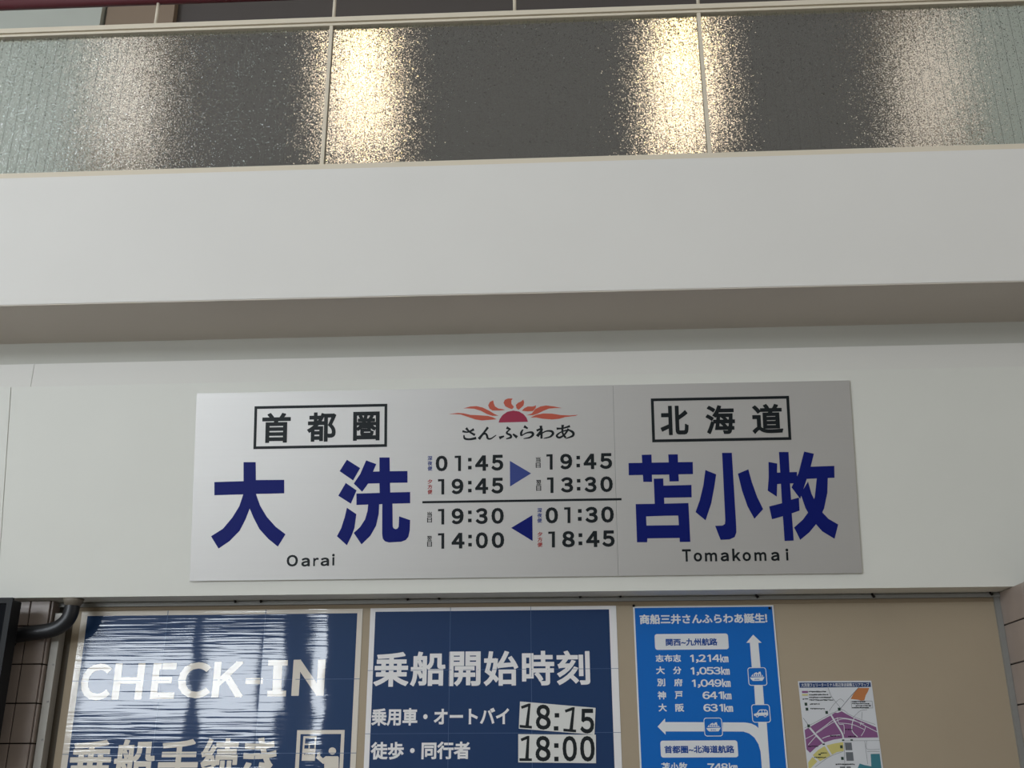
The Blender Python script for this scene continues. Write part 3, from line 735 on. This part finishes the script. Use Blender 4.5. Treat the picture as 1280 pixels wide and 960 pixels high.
for cx, cy in ((425,405),(550,372),(228,372),(218,322),(572,748),(582,864),(245,540)): Print(qm, W1+0.0006).rect((cx-13, cy-15, cx+13, cy+15)).build('map_symbol', m_green, mp_)
for cx, cy in ((355,825),(590,682),(395,722),(675,680)): Print(qm, W1+0.0006).rect((cx-12, cy-7, cx+12, cy+7)).build('map_symbol', m_green, mp_)
p = Print(qm, W1+0.0006).rect((178,190,238,210)); p.build('legend_swatch', m_violet, mp_)
p = Print(qm, W1+0.0006).rect((178,222,238,236)); p.build('legend_swatch', m_yellow, mp_)

# ------------------------------------------------------------------ pipe and wall display at the left
hp = thing('wrapped_pipe', 'black wrapped pipe bending from under the fascia towards the black display', 'pipe')
hy = -0.115
def H(px, py, y=hy): pl = Plane((0, y, 0)); a = pl.uv(px, py); return (a[0], y, a[1])
pts = [H(91,735),H(90,760),H(86,772),H(78,781),H(66,787),H(50,790),H(34,792),H(18,795),H(0,799),H(-20,805)]
sm_ = []
for i in range(len(pts)-1):
    p0, p1, p2, p3 = [Vector(pts[max(0,min(len(pts)-1,i+k))]) for k in (-1,0,1,2)]
    for k in range(5):
        t = k/5; sm_.append(0.5*((2*p1)+(-p0+p2)*t+(2*p0-5*p1+4*p2-p3)*t*t+(-p0+3*p1-3*p2+p3)*t**3))
MB().tube(sm_, 0.030, 18).build('pipe', m_hose, hp, smooth=True)
a = Vector(H(91,752)); zt = 2.309
MB().tube([(a.x+.002,hy,zt-0.028),(a.x+.002,hy,zt-0.012),(a.x+.002,hy,zt)], [0.031,0.037,0.042], 20).build('collar', m_fit, hp, smooth=True)
cb = MB().tube([H(22,800,-0.10),H(17,808,-0.10),H(10,822,-0.10),H(3,842,-0.10),H(-6,870,-0.10)], 0.004, 8).build('cable', m_black, None, smooth=True)
tag(cb, 'thin black cable hanging below the wrapped pipe at the left edge', 'cable')
tv = thing('wall_display', 'black framed wall display cut off by the left edge below the fascia', 'display')
DY0, DY1 = -0.26, -0.17
dx1 = Plane((0,DY0,0)).uv(16,748)[0]; dz1 = Plane((0,DY0,0)).uv(8,747)[1]
MB().box(dx1-1.1, dx1-0.006, DY0+0.012, DY1, dz1-0.66, dz1-0.004).build('casing', m_black, tv, bevel=0.006)
bz = MB(); t = 0.022
bz.box(dx1-1.106, dx1, DY0, DY0+0.014, dz1-t, dz1); bz.box(dx1-1.106, dx1, DY0, DY0+0.014, dz1-0.664, dz1-0.664+t)
bz.box(dx1-1.106, dx1-1.106+t, DY0, DY0+0.014, dz1-0.664+t, dz1-t); bz.box(dx1-t, dx1, DY0, DY0+0.014, dz1-0.664+t, dz1-t)
bz.build('bezel', m_black, tv)
MB().box(dx1-1.106+t, dx1-t, DY0+0.006, DY0+0.0115, dz1-0.664+t, dz1-t).build('screen', m_screen, tv)
MB().box(dx1-0.7, dx1-0.4, DY1, -0.0785, dz1-0.45, dz1-0.2).build('bracket', m_black, tv)

# ------------------------------------------------------------------ balcony balustrade
ba = thing('glass_balustrade', 'balcony balustrade of wired frosted glass panels with cream metal rails and a maroon handrail', 'balustrade', Matrix.Translation((0, -0.55, BTOP)))
gpl = Plane((0, -0.55, 0))
def gz(px, py): return gpl.uv(px, py)[1]-BTOP
zr0, zr1 = gz(640,27.5), gz(640,17.5)
pxs = [gpl.uv(410,110)[0], gpl.uv(880,110)[0]]; pitch = pxs[1]-pxs[0]
posts = [pxs[0]+pitch*k for k in (-2,-1,0,1,2)]
zb0 = 0.036
ZH = gpl.uv(300,0)[1]-BTOP
for i in range(4):
    x0, x1 = posts[i]+0.008, posts[i+1]-0.008
    g = MB().box(x0, x1, -0.005, 0.005, zb0-0.006, zr0+0.004).build('glass_panel', m_glass, ba)
    wm = MB(); n = int((x1-x0)/0.0415)
    for k in range(1, n+1):
        x = x0+(x1-x0)*k/(n+1)+random.uniform(-.002,.002); pts = []
        for j in range(8): pts.append((x+random.uniform(-.0007,.0007), -0.006, zb0+(zr0-zb0)*j/7))
        wm.tube(pts, 0.0006, 5)
    wm.build('wire', m_wire, g)
for x in posts:
    MB().box(x-0.008, x+0.008, -0.018, 0.018, zb0-0.004, zr0+0.001).build('post', m_rail, ba, bevel=0.002)
MB().box(XL, XR, -0.024, 0.024, 0.002, zb0).build('bottom_rail', m_rail, ba, bevel=0.003)
tr2 = MB(); h = zr1-zr0
tr2.box(XL, XR, -0.020, 0.020, zr0, zr0+h*0.30); tr2.box(XL, XR, -0.012, 0.012, zr0+h*0.30, zr0+h*0.42); tr2.box(XL, XR, -0.024, 0.024, zr0+h*0.42, zr1)
tr2.build('top_rail', m_rail, ba, bevel=0.002)
MB().tube([(XL,0,ZH+0.019),(XR,0,ZH+0.019)], 0.024, 20).build('handrail', m_hand, ba, smooth=True)
hx0 = gpl.uv(195,12)[0]
for k in range(-2, 8):
    x = pxs[0]+0.004 + (pitch/2)*(k-1)
    if XL < x < XR: MB().tube([(x,0,zr1-0.001),(x,0,ZH+0.004)], 0.0075, 12).build('baluster', m_rail, ba, smooth=True)

# warm wall lamps seen through the glass: a lit back panel with a brighter tube at its top; the dim outer panels are added glow for the tan columns
m_panel = emit('warm_panel', PANEL_COL, PANEL_STR); m_dim = emit('added_tan_glow', DIM_COL, DIM_STR)
for px, hw, mm, lab in ((455, 0.23, m_panel, 'bright warm wall lamp behind the glass, the one nearer the left glass joint'),
                        (850, 0.23, m_panel, 'bright warm wall lamp behind the glass, the one nearer the right glass joint'),
                        (170, 0.20, m_dim, 'dim tan glow panel far left behind the glass, added to brighten the column'),
                        (1152, 0.20, m_dim, 'dim tan glow panel far right behind the glass, added to brighten the column')):
    x = gp.uv(px, 100)[0]; z1, z0 = gp.uv(px, 52)[1], gp.uv(px, 205)[1]; zm = (z0+z1)/2; hh = z1-zm
    lp = thing('wall_lamp_or_glow', lab, 'lamp', Matrix.Translation((x, GY-0.062, zm)), 'warm lamps behind the balcony glass')
    MB().box(-hw-0.03, hw+0.03, -0.03, -0.001, -hh-0.03, hh+0.03).build('frame', m_rail, lp, bevel=0.005)
    MB().box(-hw, hw, -0.05, -0.0305, -hh, hh).build('diffuser', mm, lp, bevel=0.005)
    if mm is m_panel:
        zt = gp.uv(px, 120)[1]-zm
        MB().tube([(0,-0.085,zt),(0,-0.085,hh)], 0.03, 16).build('tube', m_lamp, lp, smooth=True)
